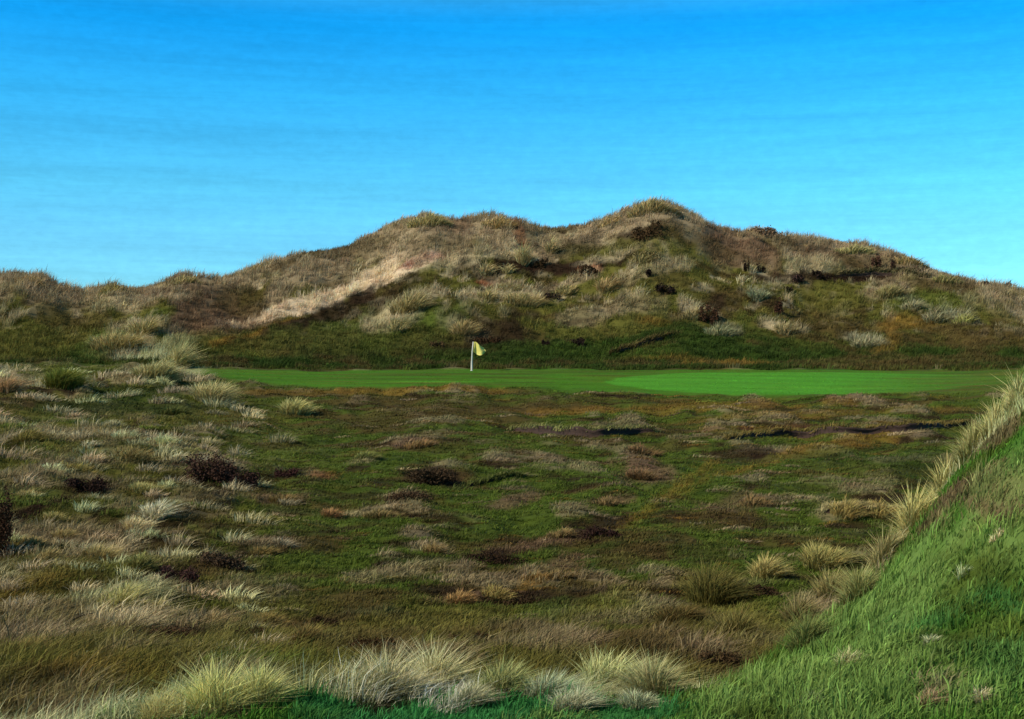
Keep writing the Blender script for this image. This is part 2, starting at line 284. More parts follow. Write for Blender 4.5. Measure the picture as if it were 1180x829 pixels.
    mc = mixc(np.tile(C['mound'], (N, 1)), np.tile(C['moundlt'], (N, 1)), ss(-.1, .5, k1)); mc = mixc(mc, np.tile(C['turf'] * .8, (N, 1)), ss(.0, .35, fbm(x / .3, y / .5, 62, 3)) * .8); mc = mixc(mc, np.tile(C['moss'], (N, 1)), ss(.1, .4, fbm(x / .6, y / .6, 63, 3)) * .6)
    c = mixc(c, mc, mo)
    wob = fbm(x / (.12 + y * .012), y / (.1 + y * .02), 71, 3)
    for (qx, qy, rx, ry, tn, cc, s, asp) in WP:
        m = (np.abs(x - qx) < rx * 1.6) & (np.abs(y - qy) < ry * 1.8 + abs(tn) * rx * 8)
        if not m.any(): continue
        dx = x[m] - qx; xs = dx / rx
        ky = ry * asp                     # metres of depth per rx of picture height
        dy = (y[m] - qy - tn * xs * ky * 1.0) / ry if asp else 0
        r = np.sqrt(xs ** 2 + dy ** 2) + wob[m] * .55
        w = ss(1.15, .6, r) * s
        near_ok = (y[m] < cy[m] + .5) if qy < 9.6 else (y[m] > cy[m] + .3)
        if qy > 12: w = w * (1 - g[m] * .8)
        w = w * near_ok
        c[m] = c[m] + (cc - c[m]) * w[:, None]
    return c

# ------------------------------------------------------------------ materials
def attr_mat(name, rough=.9, noise=0.0, scale=3.0, transl=0.0, bump=0.0):
    m = bpy.data.materials.new(name); m.use_nodes = True
    nt = m.node_tree; nd = nt.nodes; L = nt.links; nd.clear()
    out = nd.new('ShaderNodeOutputMaterial'); a = nd.new('ShaderNodeVertexColor'); a.layer_name = 'Col'
    src = a.outputs['Color']
    if noise:
        tc = nd.new('ShaderNodeTexCoord'); nz = nd.new('ShaderNodeTexNoise'); nz.inputs['Scale'].default_value = scale; nz.inputs['Detail'].default_value = 8; nz.inputs['Roughness'].default_value = .7
        L.new(tc.outputs['Object'], nz.inputs['Vector'])
        mr = nd.new('ShaderNodeMapRange'); mr.inputs['From Min'].default_value = .3; mr.inputs['From Max'].default_value = .7
        mr.inputs['To Min'].default_value = 1 - noise; mr.inputs['To Max'].default_value = 1 + noise
        L.new(nz.outputs['Fac'], mr.inputs['Value'])
        mx = nd.new('ShaderNodeMix'); mx.data_type = 'RGBA'; mx.blend_type = 'MULTIPLY'; mx.inputs['Factor'].default_value = 1
        L.new(src, mx.inputs[6]); L.new(mr.outputs['Result'], mx.inputs[7]); src = mx.outputs[2]
    b = nd.new('ShaderNodeBsdfPrincipled'); b.inputs['Roughness'].default_value = rough; b.inputs['Specular IOR Level'].default_value = .04
    L.new(src, b.inputs['Base Color'])
    if bump:
        bp = nd.new('ShaderNodeBump'); bp.inputs['Strength'].default_value = bump; bp.inputs['Distance'].default_value = .05
        L.new(nz.outputs['Fac'], bp.inputs['Height']); L.new(bp.outputs['Normal'], b.inputs['Normal'])
    if transl:
        t = nd.new('ShaderNodeBsdfTranslucent'); L.new(src, t.inputs['Color'])
        ms = nd.new('ShaderNodeMixShader'); ms.inputs['Fac'].default_value = transl
        L.new(b.outputs[0], ms.inputs[1]); L.new(t.outputs[0], ms.inputs[2]); L.new(ms.outputs[0], out.inputs['Surface'])
    else: L.new(b.outputs[0], out.inputs['Surface'])
    return m
M_ground = attr_mat('ground_cover', noise=.22, scale=4, bump=.6)
M_blade = attr_mat('grass_blade', rough=.75, transl=.22)
M_leaf = attr_mat('heather_leaf', rough=.8, transl=.1)

def plain(name, rgb, rough=.6, var=.15, scale=20):
    m = bpy.data.materials.new(name); m.use_nodes = True
    nt = m.node_tree; b = nt.nodes['Principled BSDF']; b.inputs['Roughness'].default_value = rough
    nz = nt.nodes.new('ShaderNodeTexNoise'); nz.inputs['Scale'].default_value = scale; nz.inputs['Detail'].default_value = 5
    tc = nt.nodes.new('ShaderNodeTexCoord'); nt.links.new(tc.outputs['Object'], nz.inputs['Vector'])
    cr = nt.nodes.new('ShaderNodeValToRGB'); c = lin(rgb)
    cr.color_ramp.elements[0].color = (*(c * (1 - var)), 1); cr.color_ramp.elements[1].color = (*np.minimum(c * (1 + var), 1), 1)
    cr.color_ramp.elements[0].position = .3; cr.color_ramp.elements[1].position = .7
    nt.links.new(nz.outputs['Fac'], cr.inputs['Fac']); nt.links.new(cr.outputs['Color'], b.inputs['Base Color'])
    return m

def mesh_obj(name, verts, faces_flat, loops, mat, colr=None, parent=None, smooth=False):
    """verts (n,3); faces_flat vertex index list; loops: verts per face"""
    me = bpy.data.meshes.new(name)
    nv, nl, nf = len(verts), len(faces_flat), len(loops)
    me.vertices.add(nv); me.vertices.foreach_set('co', np.ascontiguousarray(verts, dtype=np.float32).ravel())
    me.loops.add(nl); me.loops.foreach_set('vertex_index', np.ascontiguousarray(faces_flat, dtype=np.int32))
    me.polygons.add(nf)
    st = np.concatenate([[0], np.cumsum(loops)[:-1]]).astype(np.int32)
    me.polygons.foreach_set('loop_start', st)
    if colr is not None:
        a = me.color_attributes.new('Col', 'FLOAT_COLOR', 'POINT')
        rgba = np.ones((nv, 4), np.float32); rgba[:, :3] = np.clip(colr, 0, 1); a.data.foreach_set('color', rgba.ravel())
    me.update(calc_edges=True); me.validate()
    if smooth: me.polygons.foreach_set('use_smooth', np.ones(nf, bool))
    me.materials.append(mat)
    o = bpy.data.objects.new(name, me); col.objects.link(o)
    if parent: o.parent = parent
    return o

def tag(o, label=None, cat=None, group=None, kind=None):
    if label: o['label'] = label
    if cat: o['category'] = cat
    if group: o['group'] = group
    if kind: o['kind'] = kind
    return o

# ------------------------------------------------------------------ ground sheet
vy = np.concatenate([np.linspace(-6, 3, 40)[:-1], np.exp(np.linspace(math.log(15), math.log(222), 900)) - 12, np.exp(np.linspace(math.log(226), math.log(4200), 60)) - 12])
uu = np.concatenate([-np.exp(np.linspace(math.log(3.2), math.log(.56), 40))[:-1], np.linspace(-.56, .56, 1000), np.exp(np.linspace(math.log(.56), math.log(3.2), 40))[1:]])
YY, UU = np.meshgrid(vy, uu, indexing='ij')
XX = UU * (YY + 12)
ZZ = height(XX, YY)
nr_, nc_ = XX.shape
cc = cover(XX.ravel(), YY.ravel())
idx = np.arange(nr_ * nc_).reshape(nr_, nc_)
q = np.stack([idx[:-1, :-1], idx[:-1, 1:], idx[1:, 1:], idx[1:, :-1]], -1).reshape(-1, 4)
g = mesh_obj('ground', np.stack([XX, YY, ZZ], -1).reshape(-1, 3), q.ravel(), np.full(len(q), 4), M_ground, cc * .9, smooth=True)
tag(g, kind='structure')

_G = (XX, YY, ZZ)
def gz(x, y):
    """height of the ground sheet by bilinear lookup"""
    iy = np.clip(np.searchsorted(vy, y) - 1, 0, nr_ - 2); u = x / (y + 12)
    ix = np.clip(np.searchsorted(uu, u) - 1, 0, nc_ - 2)
    fy = np.clip((y - vy[iy]) / (vy[iy + 1] - vy[iy]), 0, 1); fx = np.clip((u - uu[ix]) / (uu[ix + 1] - uu[ix]), 0, 1)
    return (ZZ[iy, ix] * (1 - fx) + ZZ[iy, ix + 1] * fx) * (1 - fy) + (ZZ[iy + 1, ix] * (1 - fx) + ZZ[iy + 1, ix + 1] * fx) * fy

# ------------------------------------------------------------------ blades
def blades(root, h, w, lean, az, colr, tip, r=rng):
    """root (n,3), height, width, lean distance ratio, azimuth of lean; 5 vertices a blade, curved"""
    N = len(root)
    fa = az + r.normal(0, 1.0, N) + math.pi / 2          # facing
    sx, sy = np.cos(fa) * w / 2, np.sin(fa) * w / 2
    lx, ly = np.cos(az) * lean * h, np.sin(az) * lean * h
    V = np.empty((N, 5, 3), np.float32)
    up = h / np.sqrt(1 + lean ** 2 * .8)
    V[:, 0] = root + np.stack([-sx, -sy, -h * .08], -1); V[:, 1] = root + np.stack([sx, sy, -h * .08], -1)
    V[:, 2] = root + np.stack([lx * .32 + sx * .8, ly * .32 + sy * .8, up * .62], -1); V[:, 3] = root + np.stack([lx * .32 - sx * .8, ly * .32 - sy * .8, up * .62], -1)
    V[:, 4] = root + np.stack([lx, ly, up], -1)
    Cc = np.empty((N, 5, 3), np.float32)
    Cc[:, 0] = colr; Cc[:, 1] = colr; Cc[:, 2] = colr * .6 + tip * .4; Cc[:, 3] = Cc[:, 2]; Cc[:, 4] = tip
    return V.reshape(-1, 3), Cc.reshape(-1, 3)
def blade_obj(name, V, Cc, mat, parent=None):
    N = len(V) // 5
    b = (np.arange(N) * 5)[:, None]
    f = (b + np.array([[0, 1, 2, 3, 3, 2, 4]])).ravel()
    return mesh_obj(name, V, f, np.tile([4, 3], N), mat, Cc, parent)

def scatter(name, y0, y1, ntuft, per, hfun, rad, wid, umax, ltext, keep=None, wind=.55, tipgain=1.25, lay=.6, flat=1.0, colf=None, side=1.0):
    """tufts spread so that their number falls with the square of the distance; each tuft shares one colour"""
    ly = np.exp(rng.uniform(math.log(y0), math.log(y1), ntuft)); a = rng.uniform(-umax, umax, ntuft)
    x = a * (ly + side); y = ly
    k = np.ones(len(x), bool) if keep is None else keep(x, y)
    x, y = x[k], y[k]
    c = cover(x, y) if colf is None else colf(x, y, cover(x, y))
    lum = c.mean(1)
    bright = ss(.03, .25, lum)
    c = c * np.exp(rng.normal(0, .26, len(x)))[:, None] * (1 + rng.normal(0, .035, (len(x), 3)))
    th = hfun(x, y) * rng.uniform(.65, 1.35, len(x)) * (.65 + .7 * bright)
    tr = rad * (1 + 0 * x) if np.isscalar(rad) else rad(x, y)
    tr = tr * rng.uniform(.6, 1.4, len(x))
    T = np.repeat(np.arange(len(x)), per); N = len(T)
    rr = np.sqrt(rng.uniform(0, 1, N)); an = rng.uniform(0, 2 * math.pi, N)
    ox, oy = rr * np.cos(an) * tr[T], rr * np.sin(an) * tr[T] * flat
    bx, by = x[T] + ox, y[T] + oy
    bz = gz(bx, by)
    h = th[T] * rng.uniform(.55, 1.2, N) * (1.1 - .5 * rr)
    # direction: outwards from the tuft plus the wind from the left
    dx = np.cos(an) * rr + wind + rng.normal(0, .25, N); dy = np.sin(an) * rr + rng.normal(0, .25, N)
    az = np.arctan2(dy, dx); lean = lay * np.sqrt(dx ** 2 + dy ** 2) * rng.uniform(.6, 1.4, N)
    w = wid(by) * rng.uniform(.6, 1.4, N)
    cb = c[T] * rng.uniform(.82, 1.2, N)[:, None]
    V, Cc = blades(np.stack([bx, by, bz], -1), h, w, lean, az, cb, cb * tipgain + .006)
    return tag(blade_obj(name, V, Cc, M_blade), ltext, 'grass', kind='stuff')

notg = lambda x, y: (green_mask(x, y) < .35)
# dunes: marram
scatter('marram_grass', 99, 190, 52000, 14, lambda x, y: .7 + .5 * fbm(x / 4, y / 4, 90, 2), lambda x, y: .38 + 0 * x, lambda y: .045 + 0 * y, .62,
        'wind bent brown and straw marram covering the dunes behind the green', keep=lambda x, y: rng.random(len(x)) < ss(99, 106, y), lay=.75)
# valley rough
def vkeep(x, y): return notg(x, y) & (y > crest_y(x) + .9)
scatter('rough_grass', 8.5, 99, 62000, 12, lambda x, y: .12 + .0012 * y + .08 * ss(350, 80, pxof(x, y)) + .1 * ss(18, 12, y), lambda x, y: .10 + .0048 * y, lambda y: .006 + .00042 * y, .55,
        'low streaked green and brown rough filling the hollow before the green', keep=vkeep, lay=1.0, wind=.8, flat=.55)
# short turf everywhere on the green
scatter('green_turf', 74, 101, 9000, 10, lambda x, y: .045 + 0 * x, lambda x, y: .5 + 0 * x, lambda y: .03 + 0 * y, .62,
        'short mown turf of the golf green', keep=lambda x, y: green_mask(x, y) > .3, lay=.5, flat=.7, tipgain=1.1)
# mound under the viewer
scatter('mound_grass', 2.6, 12.5, 30000, 12, lambda x, y: .055 + .045 * fbm(x / .35, y / .35, 95, 3), lambda x, y: .05 + .004 * y, lambda y: .0035 + .0004 * y, .62,
        'lush green grass on the near bank', keep=lambda x, y: y < crest_y(x) + .6, lay=.9, wind=.4)
scatter('straw_marram', 103, 175, 5200, 34, lambda x, y: .75 + 0 * x, lambda x, y: .55 + 0 * x, lambda y: .055 + 0 * y, .62,
        'brighter straw tufts mixed into the dune marram', keep=lambda x, y: (fbm(x / 3, y / 4, 120, 2) > .12) & (rng.random(len(x)) < ss(104, 125, y)), lay=.9, wind=.7, tipgain=1.9)
def tone(names, mixw):
    def f(x, y, c):
        k = rng.integers(0, len(names), len(x)); t = np.array([C[n_] for n_ in names])[k]
        return c * (1 - mixw) + t * mixw
    return f
scatter('tan_grass', 11, 95, 1300, 120, lambda x, y: .06 + .0052 * y, lambda x, y: .06 + .0105 * y, lambda y: .002 + .00055 * y, .55,
        'rounded tan tufts all over the left slope', keep=lambda x, y: vkeep(x, y) & (rng.random(len(x)) < ss(420, 150, pxof(x, y))), lay=1.0, wind=.5, flat=.45, tipgain=1.5, colf=tone(['tan', 'pale', 'tan', 'olive', 'tan', 'pale', 'moss'], .8))
scatter('heather_grass', 11, 80, 2000, 90, lambda x, y: .03 + .0019 * y, lambda x, y: .05 + .011 * y, lambda y: .002 + .00055 * y, .5,
        'flat brown and olive streaks of heathery grass in the hollow', keep=lambda x, y: vkeep(x, y) & (pxof(x, y) > 260), lay=1.3, wind=.9, flat=.22, tipgain=1.4, colf=tone(['redbrown', 'dkbrown', 'brown', 'ochre', 'dkbrown', 'taupe', 'moss', 'turf', 'brown'], .7))
scatter('mound_grass', .9, 9, 26000, 10, lambda x, y: .06 + .03 * fbm(x / .35, y / .35, 95, 3), lambda x, y: .06 + .005 * y, lambda y: .005 + .0004 * y, .9,
        'lush green grass on the flanks of the near bank', keep=lambda x, y: (y < crest_y(x) + .6) & (np.abs(x) > .45 * (y + .6)), lay=.9, wind=.4, side=7.0)
# longer straw tufts standing out of the rough, and the loose fringe on the crest of the near bank
scatter('straw_grass', 10, 97, 2600, 46, lambda x, y: .05 + .0026 * y, lambda x, y: .08 + .0095 * y, lambda y: .003 + .0005 * y, .55,
        'thin straw and olive tufts dotted through the rough', keep=lambda x, y: vkeep(x, y) & (hum(x, y) > -.05), lay=1.1, wind=.9, flat=.5, tipgain=1.6)
FR = [(-2.2, 'pale'), (-1.5, 'pale'), (-1.0, 'moss'), (-.7, 'pale'), (-.45, 'cream'), (-.15, 'cream'), (.1, 'moundlt'), (.4, 'pale'), (.65, 'pale'), (.85, 'moss'), (1.3, 'mound'), (1.7, 'olive'), (2.1, 'taupe'), (2.6, 'pale'), (3.2, 'tan'), (4.5, 'pale')]
_cover = cover
def cover(x, y):
    xj = x + rng.normal(0, .15, len(x))
    c = np.stack([np.interp(xj, [f[0] for f in FR], [C[f[1]][k] for f in FR]) for k in range(3)], -1)
    m = rng.random(len(x)) < .3
    c[m] = c[m] * .3 + C['moss'] * .5
    return c
scatter('fringe_grass', 4.2, 11.5, 42000, 9, lambda x, y: (.02 + .013 * y) * (1 + .8 * fbm(x / .25, y * 0, 97, 2)), lambda x, y: .03 + .003 * y, lambda y: .0012 + .0003 * y, .62,
        'loose pale fringe of long grass along the crest of the near bank', keep=lambda x, y: np.abs(y - crest_y(x) - .05) < .28 + .3 * fbm(x / .3, y / .3, 98, 2), lay=.9, wind=.7)
cover = _cover
scatter('bank_grass', 2.8, 9.5, 2600, 24, lambda x, y: .06 + .010 * y, lambda x, y: .03 + .006 * y, lambda y: .002 + .0004 * y, .62,
        'longer pale tufts in the grass of the near bank', keep=lambda x, y: (y < crest_y(x)) & (fbm(x / .5, y / .5, 99, 2) > -.1), lay=.8, wind=.5, tipgain=1.35)
# ------------------------------------------------------------------ single tussocks, bushes, banks, flagstick
def locate(px, Y):
    """where on the ground a plant seen in the photo grows"""
    near = Y > 440 and False
    x, d = hit(px, Y, 9.7)
    return x, d, float(gz(np.array([x]), np.array([d]))[0])
def tussock(name, px, Y, wp, hp, colr, label, cat='tussock', near=False, lean=1.0, dens=1.0, group='single marram tussocks', seed=0):
    r = np.random.default_rng(int(px * 7 + Y * 13) + seed)
    if near:
        x, d = hit(px, Y, 0)
        if d > 9.9:                               # just over the crest: root it on the crest itself
            ds = np.linspace(3.5, 10.4, 200); a_ = (px - CX) / FOC
            d = ds[int(np.argmax((height(a_ * ds, ds) - EYE) / ds))]; x = a_ * d
        z = float(gz(np.array([x]), np.array([d]))[0])
    else: x, d, z = locate(px, Y)
    Wm, Hm = wp / FOC * d, hp / FOC * d
    px1 = d / 1024 * .83                           # one rendered pixel, in metres
    N = int(np.clip(wp * hp * 1.25 * dens, 110, 1600))
    rr = np.sqrt(r.uniform(0, 1, N)); an = r.uniform(0, 2 * math.pi, N)
    dep = min(Wm * .3, .9)
    rx, ry = rr * np.cos(an) * Wm * .36, rr * np.sin(an) * dep
    rz = gz(x + rx, d + ry) - z
    h = Hm * r.uniform(.3, 1.2, N) * (1.05 - .45 * np.abs(np.cos(an) * rr)) * (.75 + .5 * vnoise(rx / (Wm * .12 + 1e-4) + px, ry * 0, 5))
    dx = np.cos(an) * rr * 1.0 + .5 * lean + r.normal(0, .62 if near else .42, N); dy = np.sin(an) * rr * .8 + r.normal(0, .5, N)
    w = np.clip(px1 * .95, .0025, .2) * r.uniform(.6, 1.4, N) * (.9 if near else 1.0)
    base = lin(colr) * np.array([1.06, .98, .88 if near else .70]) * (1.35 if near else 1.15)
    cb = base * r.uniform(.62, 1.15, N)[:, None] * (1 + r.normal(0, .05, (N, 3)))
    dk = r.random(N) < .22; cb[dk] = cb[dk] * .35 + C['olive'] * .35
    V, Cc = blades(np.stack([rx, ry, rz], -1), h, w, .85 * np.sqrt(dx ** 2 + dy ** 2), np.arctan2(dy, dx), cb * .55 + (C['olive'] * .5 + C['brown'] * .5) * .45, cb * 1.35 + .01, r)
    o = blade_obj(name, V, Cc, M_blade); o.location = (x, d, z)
    return tag(o, label, cat, group)
def bush(name, px, Y, wp, hp, colr, label, cat='bush', group='dark heather bushes'):
    r = np.random.default_rng(int(px * 11 + Y * 3))
    if Y < 430: wp *= .8; hp *= .72
    if colr == 'black': colr = (44, 34, 28)
    x, d, z = locate(px, Y)
    Wm, Hm = wp / FOC * d, hp / FOC * d
    px1 = d / 1024 * .83
    N = int(np.clip(wp * hp * 2.4, 160, 4500))
    # lumps of leaves on a few boughs
    nb = int(np.clip(wp / 3, 4, 18)); bx = r.uniform(-.36, .36, nb) * Wm; by = r.uniform(-.25, .25, nb) * Wm; bz = r.uniform(.35, .7, nb) * Hm
    k = r.integers(0, nb, N); v = r.normal(0, 1, (N, 3)); v /= np.linalg.norm(v, axis=1)[:, None]; v *= (r.uniform(.1, 1.15, N) ** .6 * (1 + .8 * (r.random(N) < .12)))[:, None]
    c = np.stack([bx[k] + v[:, 0] * Wm * .15, by[k] + v[:, 1] * Wm * .14, np.maximum(bz[k] + v[:, 2] * Hm * .4, .02)], -1)
    c[:, 2] += gz(x + c[:, 0], d + c[:, 1]) - z
    s = px1 * r.uniform(.7, 1.8, N)
    a1 = r.normal(0, 1, (N, 3)); a1 /= np.linalg.norm(a1, axis=1)[:, None]; a2 = np.cross(a1, r.normal(0, 1, (N, 3))); a2 /= np.linalg.norm(a2, axis=1)[:, None]
    a1 *= s[:, None]; a2 *= s[:, None] * .5
    V = np.stack([c - a1, c + a2, c + a1, c - a2], 1).reshape(-1, 3)
    cb = (C[colr] if isinstance(colr, str) else lin(colr)) * r.uniform(.6, 1.5, N)[:, None]
    M = nb * 3; an = r.uniform(0, 6.28, M); roots = np.stack([bx.repeat(3) * .5, by.repeat(3) * .5, 0 * an], -1)
    roots[:, 2] = gz(x + roots[:, 0], d + roots[:, 1]) - z
    tw, tc_ = blades(roots, np.full(M, Hm) * r.uniform(.7, 1.1, M), np.full(M, px1 * .7), r.uniform(.1, .6, M), an, np.tile(C['dkbrown'], (M, 1)), np.tile(C['brown'], (M, 1)), r)
    F = np.concatenate([np.arange(N * 4), ((np.arange(M) * 5)[:, None] + np.array([[0, 1, 2, 3, 3, 2, 4]])).ravel() + N * 4])
    o = mesh_obj(name, np.concatenate([V, tw]), F, np.concatenate([np.full(N, 4), np.tile([4, 3], M)]), M_leaf, np.concatenate([np.repeat(cb, 4, 0), tc_])); o.location = (x, d, z)
    return tag(o, label, cat, group)

T = [  # px, py of the foot, width, height in photo pixels, colour, label
 (242, 464, 46, 26, (206, 196, 158), 'rounded pale straw tussock at the left end of the green'),
 (340, 477, 44, 20, (196, 192, 142), 'pale ragged tussock on the front edge of the green, right of the rounded one'),
 (8, 453, 32, 22, (206, 176, 150), 'pinkish cream tussock cut by the left edge level with the green'),
 (72, 446, 50, 26, (120, 128, 62), 'upright yellow green reeds left of the green'),
 (178, 436, 62, 24, (196, 190, 152), 'wide windswept cream tussock at the foot of the left dune'),
 (205, 424, 34, 26, (190, 184, 146), 'cream tussock streaming down from the left dune toward the green'),
 (132, 404, 70, 26, (178, 164, 124), 'broad sandy tussock patch halfway up the left dune'),
 (165, 384, 40, 18, (184, 172, 134), 'small sandy tussock just above the broad one on the left dune'),
 (83, 506, 26, 9, (196, 190, 172), 'short whitish tussock on the upper left slope'),
 (103, 515, 24, 8, (206, 202, 188), 'low whitish tussock touching the short one on its right'),
 (131, 494, 22, 12, (178, 176, 156), 'grey white tuft with a dark hollow below it on the upper left slope'),
 (205, 531, 18, 12, (214, 208, 190), 'little bright white tuft at the right end of the upper left slope'),
 (155, 530, 60, 14, (152, 138, 102), 'long tan tussock leading to the little white tuft'),
 (244, 542, 34, 10, (140, 146, 84), 'yellow green tuft beside the heather below the rounded tussock'),
 (30, 574, 40, 10, (158, 142, 106), 'tan tussock near the left edge beside the dark ground'),
 (64, 602, 38, 12, (168, 160, 116), 'yellowish tan tussock below the dark hollow on the left'),
 (178, 596, 38, 20, (226, 222, 210), 'bright white tussock, upper of the white pair in the left rough'),
 (157, 614, 40, 18, (222, 206, 180), 'cream white tussock, lower of the white pair in the left rough'),
 (168, 566, 50, 12, (176, 172, 126), 'pale green tussock above the white pair'),
 (198, 585, 30, 12, (150, 150, 118), 'grey green tuft right beside the white pair'),
 (39, 630, 34, 14, (168, 152, 114), 'round tan tussock closest to the left edge in the middle of the slope'),
 (74, 622, 36, 14, (172, 156, 116), 'round tan tussock between the edge one and the bigger one'),
 (54, 648, 40, 16, (164, 148, 110), 'lower round tan tussock of the left cluster'),
 (114, 650, 44, 24, (178, 164, 122), 'largest round tan tussock of the left cluster'),
 (163, 655, 40, 16, (142, 142, 96), 'greenish tan tussock right of the largest round one'),
 (140, 698, 76, 22, (186, 184, 134), 'wide cream green tussock above the fallen stick'),
 (182, 704, 24, 14, (190, 186, 140), 'small cream tuft at the right end of the wide cream green tussock'),
 (150, 728, 84, 24, (196, 186, 166), 'wide whitish grey tussock below the fallen stick over dark soil'),
 (247, 724, 52, 16, (160, 142, 110), 'tan tussock right of the whitish grey one'),
 (36, 756, 54, 22, (156, 140, 98), 'tan tussock low on the left edge'),
 (92, 748, 50, 18, (138, 124, 82), 'olive tan tussock below the whitish grey one'),
 (30, 508, 60, 12, (120, 112, 66), 'olive tussock with upright blades near the left edge under the green'),
 (90, 546, 56, 12, (150, 140, 90), 'flat olive straw tussock above the dark hollow on the left'),
 (200, 478, 50, 12, (88, 96, 56), 'dull green tussock below the rounded pale one'),
 (325, 578, 44, 11, (142, 122, 88), 'tan tussock in the middle left of the rough'),
 (382, 596, 32, 12, (168, 130, 102), 'pinkish tan tussock right of the middle left one'),
 (296, 601, 30, 10, (148, 140, 92), 'small straw tuft left of the pinkish one'),
 (303, 640, 46, 12, (128, 112, 76), 'dull tan tussock in the lower left rough'),
 (310, 722, 46, 16, (140, 124, 82), 'shaggy tan tussock among dark heather in the lower rough'),
 (352, 740, 54, 18, (136, 118, 80), 'shaggy brown tussock right of the tan one among dark heather'),
 (422, 527, 44, 9, (134, 140, 90), 'flat pale green tussock in the upper middle of the rough'),
 (481, 516, 46, 11, (150, 122, 94), 'flat pinkish brown tussock below the flag'),
 (440, 596, 60, 11, (140, 124, 92), 'long taupe tussock in the middle of the rough'),
 (500, 640, 34, 14, (148, 128, 94), 'round taupe tussock in the middle of the rough'),
 (530, 694, 46, 13, (172, 140, 104), 'salmon tinged straw tussock in the lower middle of the rough'),
 (572, 688, 44, 12, (162, 146, 100), 'straw tussock joined to the salmon tinged one on its right'),
 (645, 618, 50, 9, (136, 116, 88), 'flat taupe tussock over a dark streak in the middle right rough'),
 (700, 582, 44, 9, (128, 108, 84), 'flat brown tussock right of the middle of the rough'),
 (648, 666, 44, 10, (138, 118, 92), 'brown straw tussock above the near fringe, centre right'),
 (740, 524, 48, 12, (126, 100, 80), 'reddish brown tussock, upper of two under the dark turf edge'),
 (738, 552, 46, 14, (132, 104, 84), 'reddish brown tussock, lower of two under the dark turf edge'),
 (868, 582, 50, 10, (134, 112, 86), 'flat brown tussock left of the overhanging tan one'),
 (975, 594, 48, 17, (176, 160, 112), 'tan tussock overhanging a dark cut, left half'),
 (1015, 596, 56, 16, (168, 152, 104), 'tan tussock overhanging a dark cut, right half reaching the near bank'),
 (948, 652, 60, 28, (172, 166, 116), 'arched straw tussock left of the near bank'),
 (882, 666, 42, 24, (180, 170, 122), 'spiky straw tussock left of the arched one'),
 (958, 692, 44, 34, (156, 148, 108), 'tall loose wispy tussock right under the arched one'),
 (822, 694, 80, 40, (104, 100, 58), 'big olive brown tussock in the lower right rough'),
 (850, 738, 70, 34, (118, 112, 70), 'second big olive tussock, just below and right of the first'),
 (780, 716, 60, 20, (96, 82, 52), 'brown shaggy tussock left of the two big olive ones'),
 (918, 720, 30, 34, (128, 120, 88), 'thin grey brown tussock leaning on the near bank'),
 # dune face
 (473, 357, 60, 18, (172, 158, 124), 'row of pale straw marram on the dune left above the flag'),
 (458, 380, 28, 14, (178, 168, 132), 'small pale marram tuft alone on green turf left of the flag'),
 (536, 384, 42, 16, (168, 150, 116), 'sweeping straw marram tussock right behind the flag'),
 (560, 316, 14, 16, (196, 180, 150), 'little cream marram tuft under the crest, left of a pair'),
 (585, 314, 16, 12, (200, 184, 150), 'little cream marram tuft under the crest, right of a pair'),
 (602, 303, 18, 22, (190, 178, 146), 'drooping cream marram tuft just under the saddle of the crest'),
 (634, 292, 10, 18, (178, 164, 132), 'thin upright marram tuft right of the drooping one'),
 (587, 334, 36, 10, (172, 162, 126), 'flat pale marram tussock in the middle of the dune'),
 (562, 346, 32, 12, (176, 164, 128), 'pale marram tussock left of the broad one on the middle dune'),
 (604, 350, 62, 14, (182, 168, 132), 'broad pale marram tussock on the middle dune'),
 (650, 338, 40, 9, (160, 148, 112), 'flat grey straw marram tussock above the small black bush'),
 (699, 334, 30, 16, (176, 154, 120), 'sandy marram tussock touching a black bush right of the middle dune'),
 (740, 300, 50, 10, (150, 138, 108), 'flat marram tussock below the summit'),
 (800, 366, 40, 12, (160, 148, 118), 'grey straw marram tussock left of the dark brown hollow'),
 (873, 346, 28, 14, (150, 156, 136), 'grey green marram tussock on the right shoulder of the dune'),
 (828, 388, 44, 13, (146, 150, 128), 'grey marram tussock low on the dune behind the bright green'),
 (905, 384, 34, 12, (158, 146, 118), 'tan marram tussock right of the grey one low on the dune'),
 (997, 399, 44, 12, (158, 154, 134), 'pale grey marram tussock above the right end of the green'),
 (1024, 342, 40, 14, (152, 142, 108), 'straw marram tussock under the dark path line'),
 (1050, 358, 30, 14, (160, 156, 136), 'upper end of a pale grey marram streak on the right dune'),
 (1076, 370, 34, 12, (156, 152, 132), 'lower end of a pale grey marram streak on the right dune'),
 (1110, 372, 34, 9, (156, 158, 104), 'yellowish marram tussock far up right'),
 # skyline
 (36, 325, 44, 14, (156, 136, 108), 'marram tussock on the skyline hump at far left'),
 (130, 334, 34, 12, (138, 126, 88), 'small marram tussock on the skyline in the left saddle'),
 (215, 323, 44, 14, (146, 134, 104), 'marram tussock on the skyline of the low left hump'),
 (300, 309, 34, 12, (140, 124, 96), 'marram tussock where the skyline starts to climb'),
 (495, 256, 60, 18, (150, 140, 108), 'grey green marram tussock on the left hump of the main crest'),
 (575, 258, 50, 16, (150, 130, 98), 'brown marram tussock on the second hump of the main crest'),
 (700, 256, 34, 12, (156, 136, 104), 'marram tussock on the climb to the summit'),
 (752, 240, 70, 20, (146, 132, 104), 'big shaggy marram tussock crowning the summit'),
 (985, 289, 60, 14, (140, 136, 104), 'grey green marram tussock on the skyline of the right shoulder'),
 (1050, 302, 44, 16, (136, 120, 92), 'marram tussock on the last drop of the skyline'),
 (1092, 322, 44, 12, (130, 128, 92), 'greenish marram tussock on the skyline near the right edge'),
]
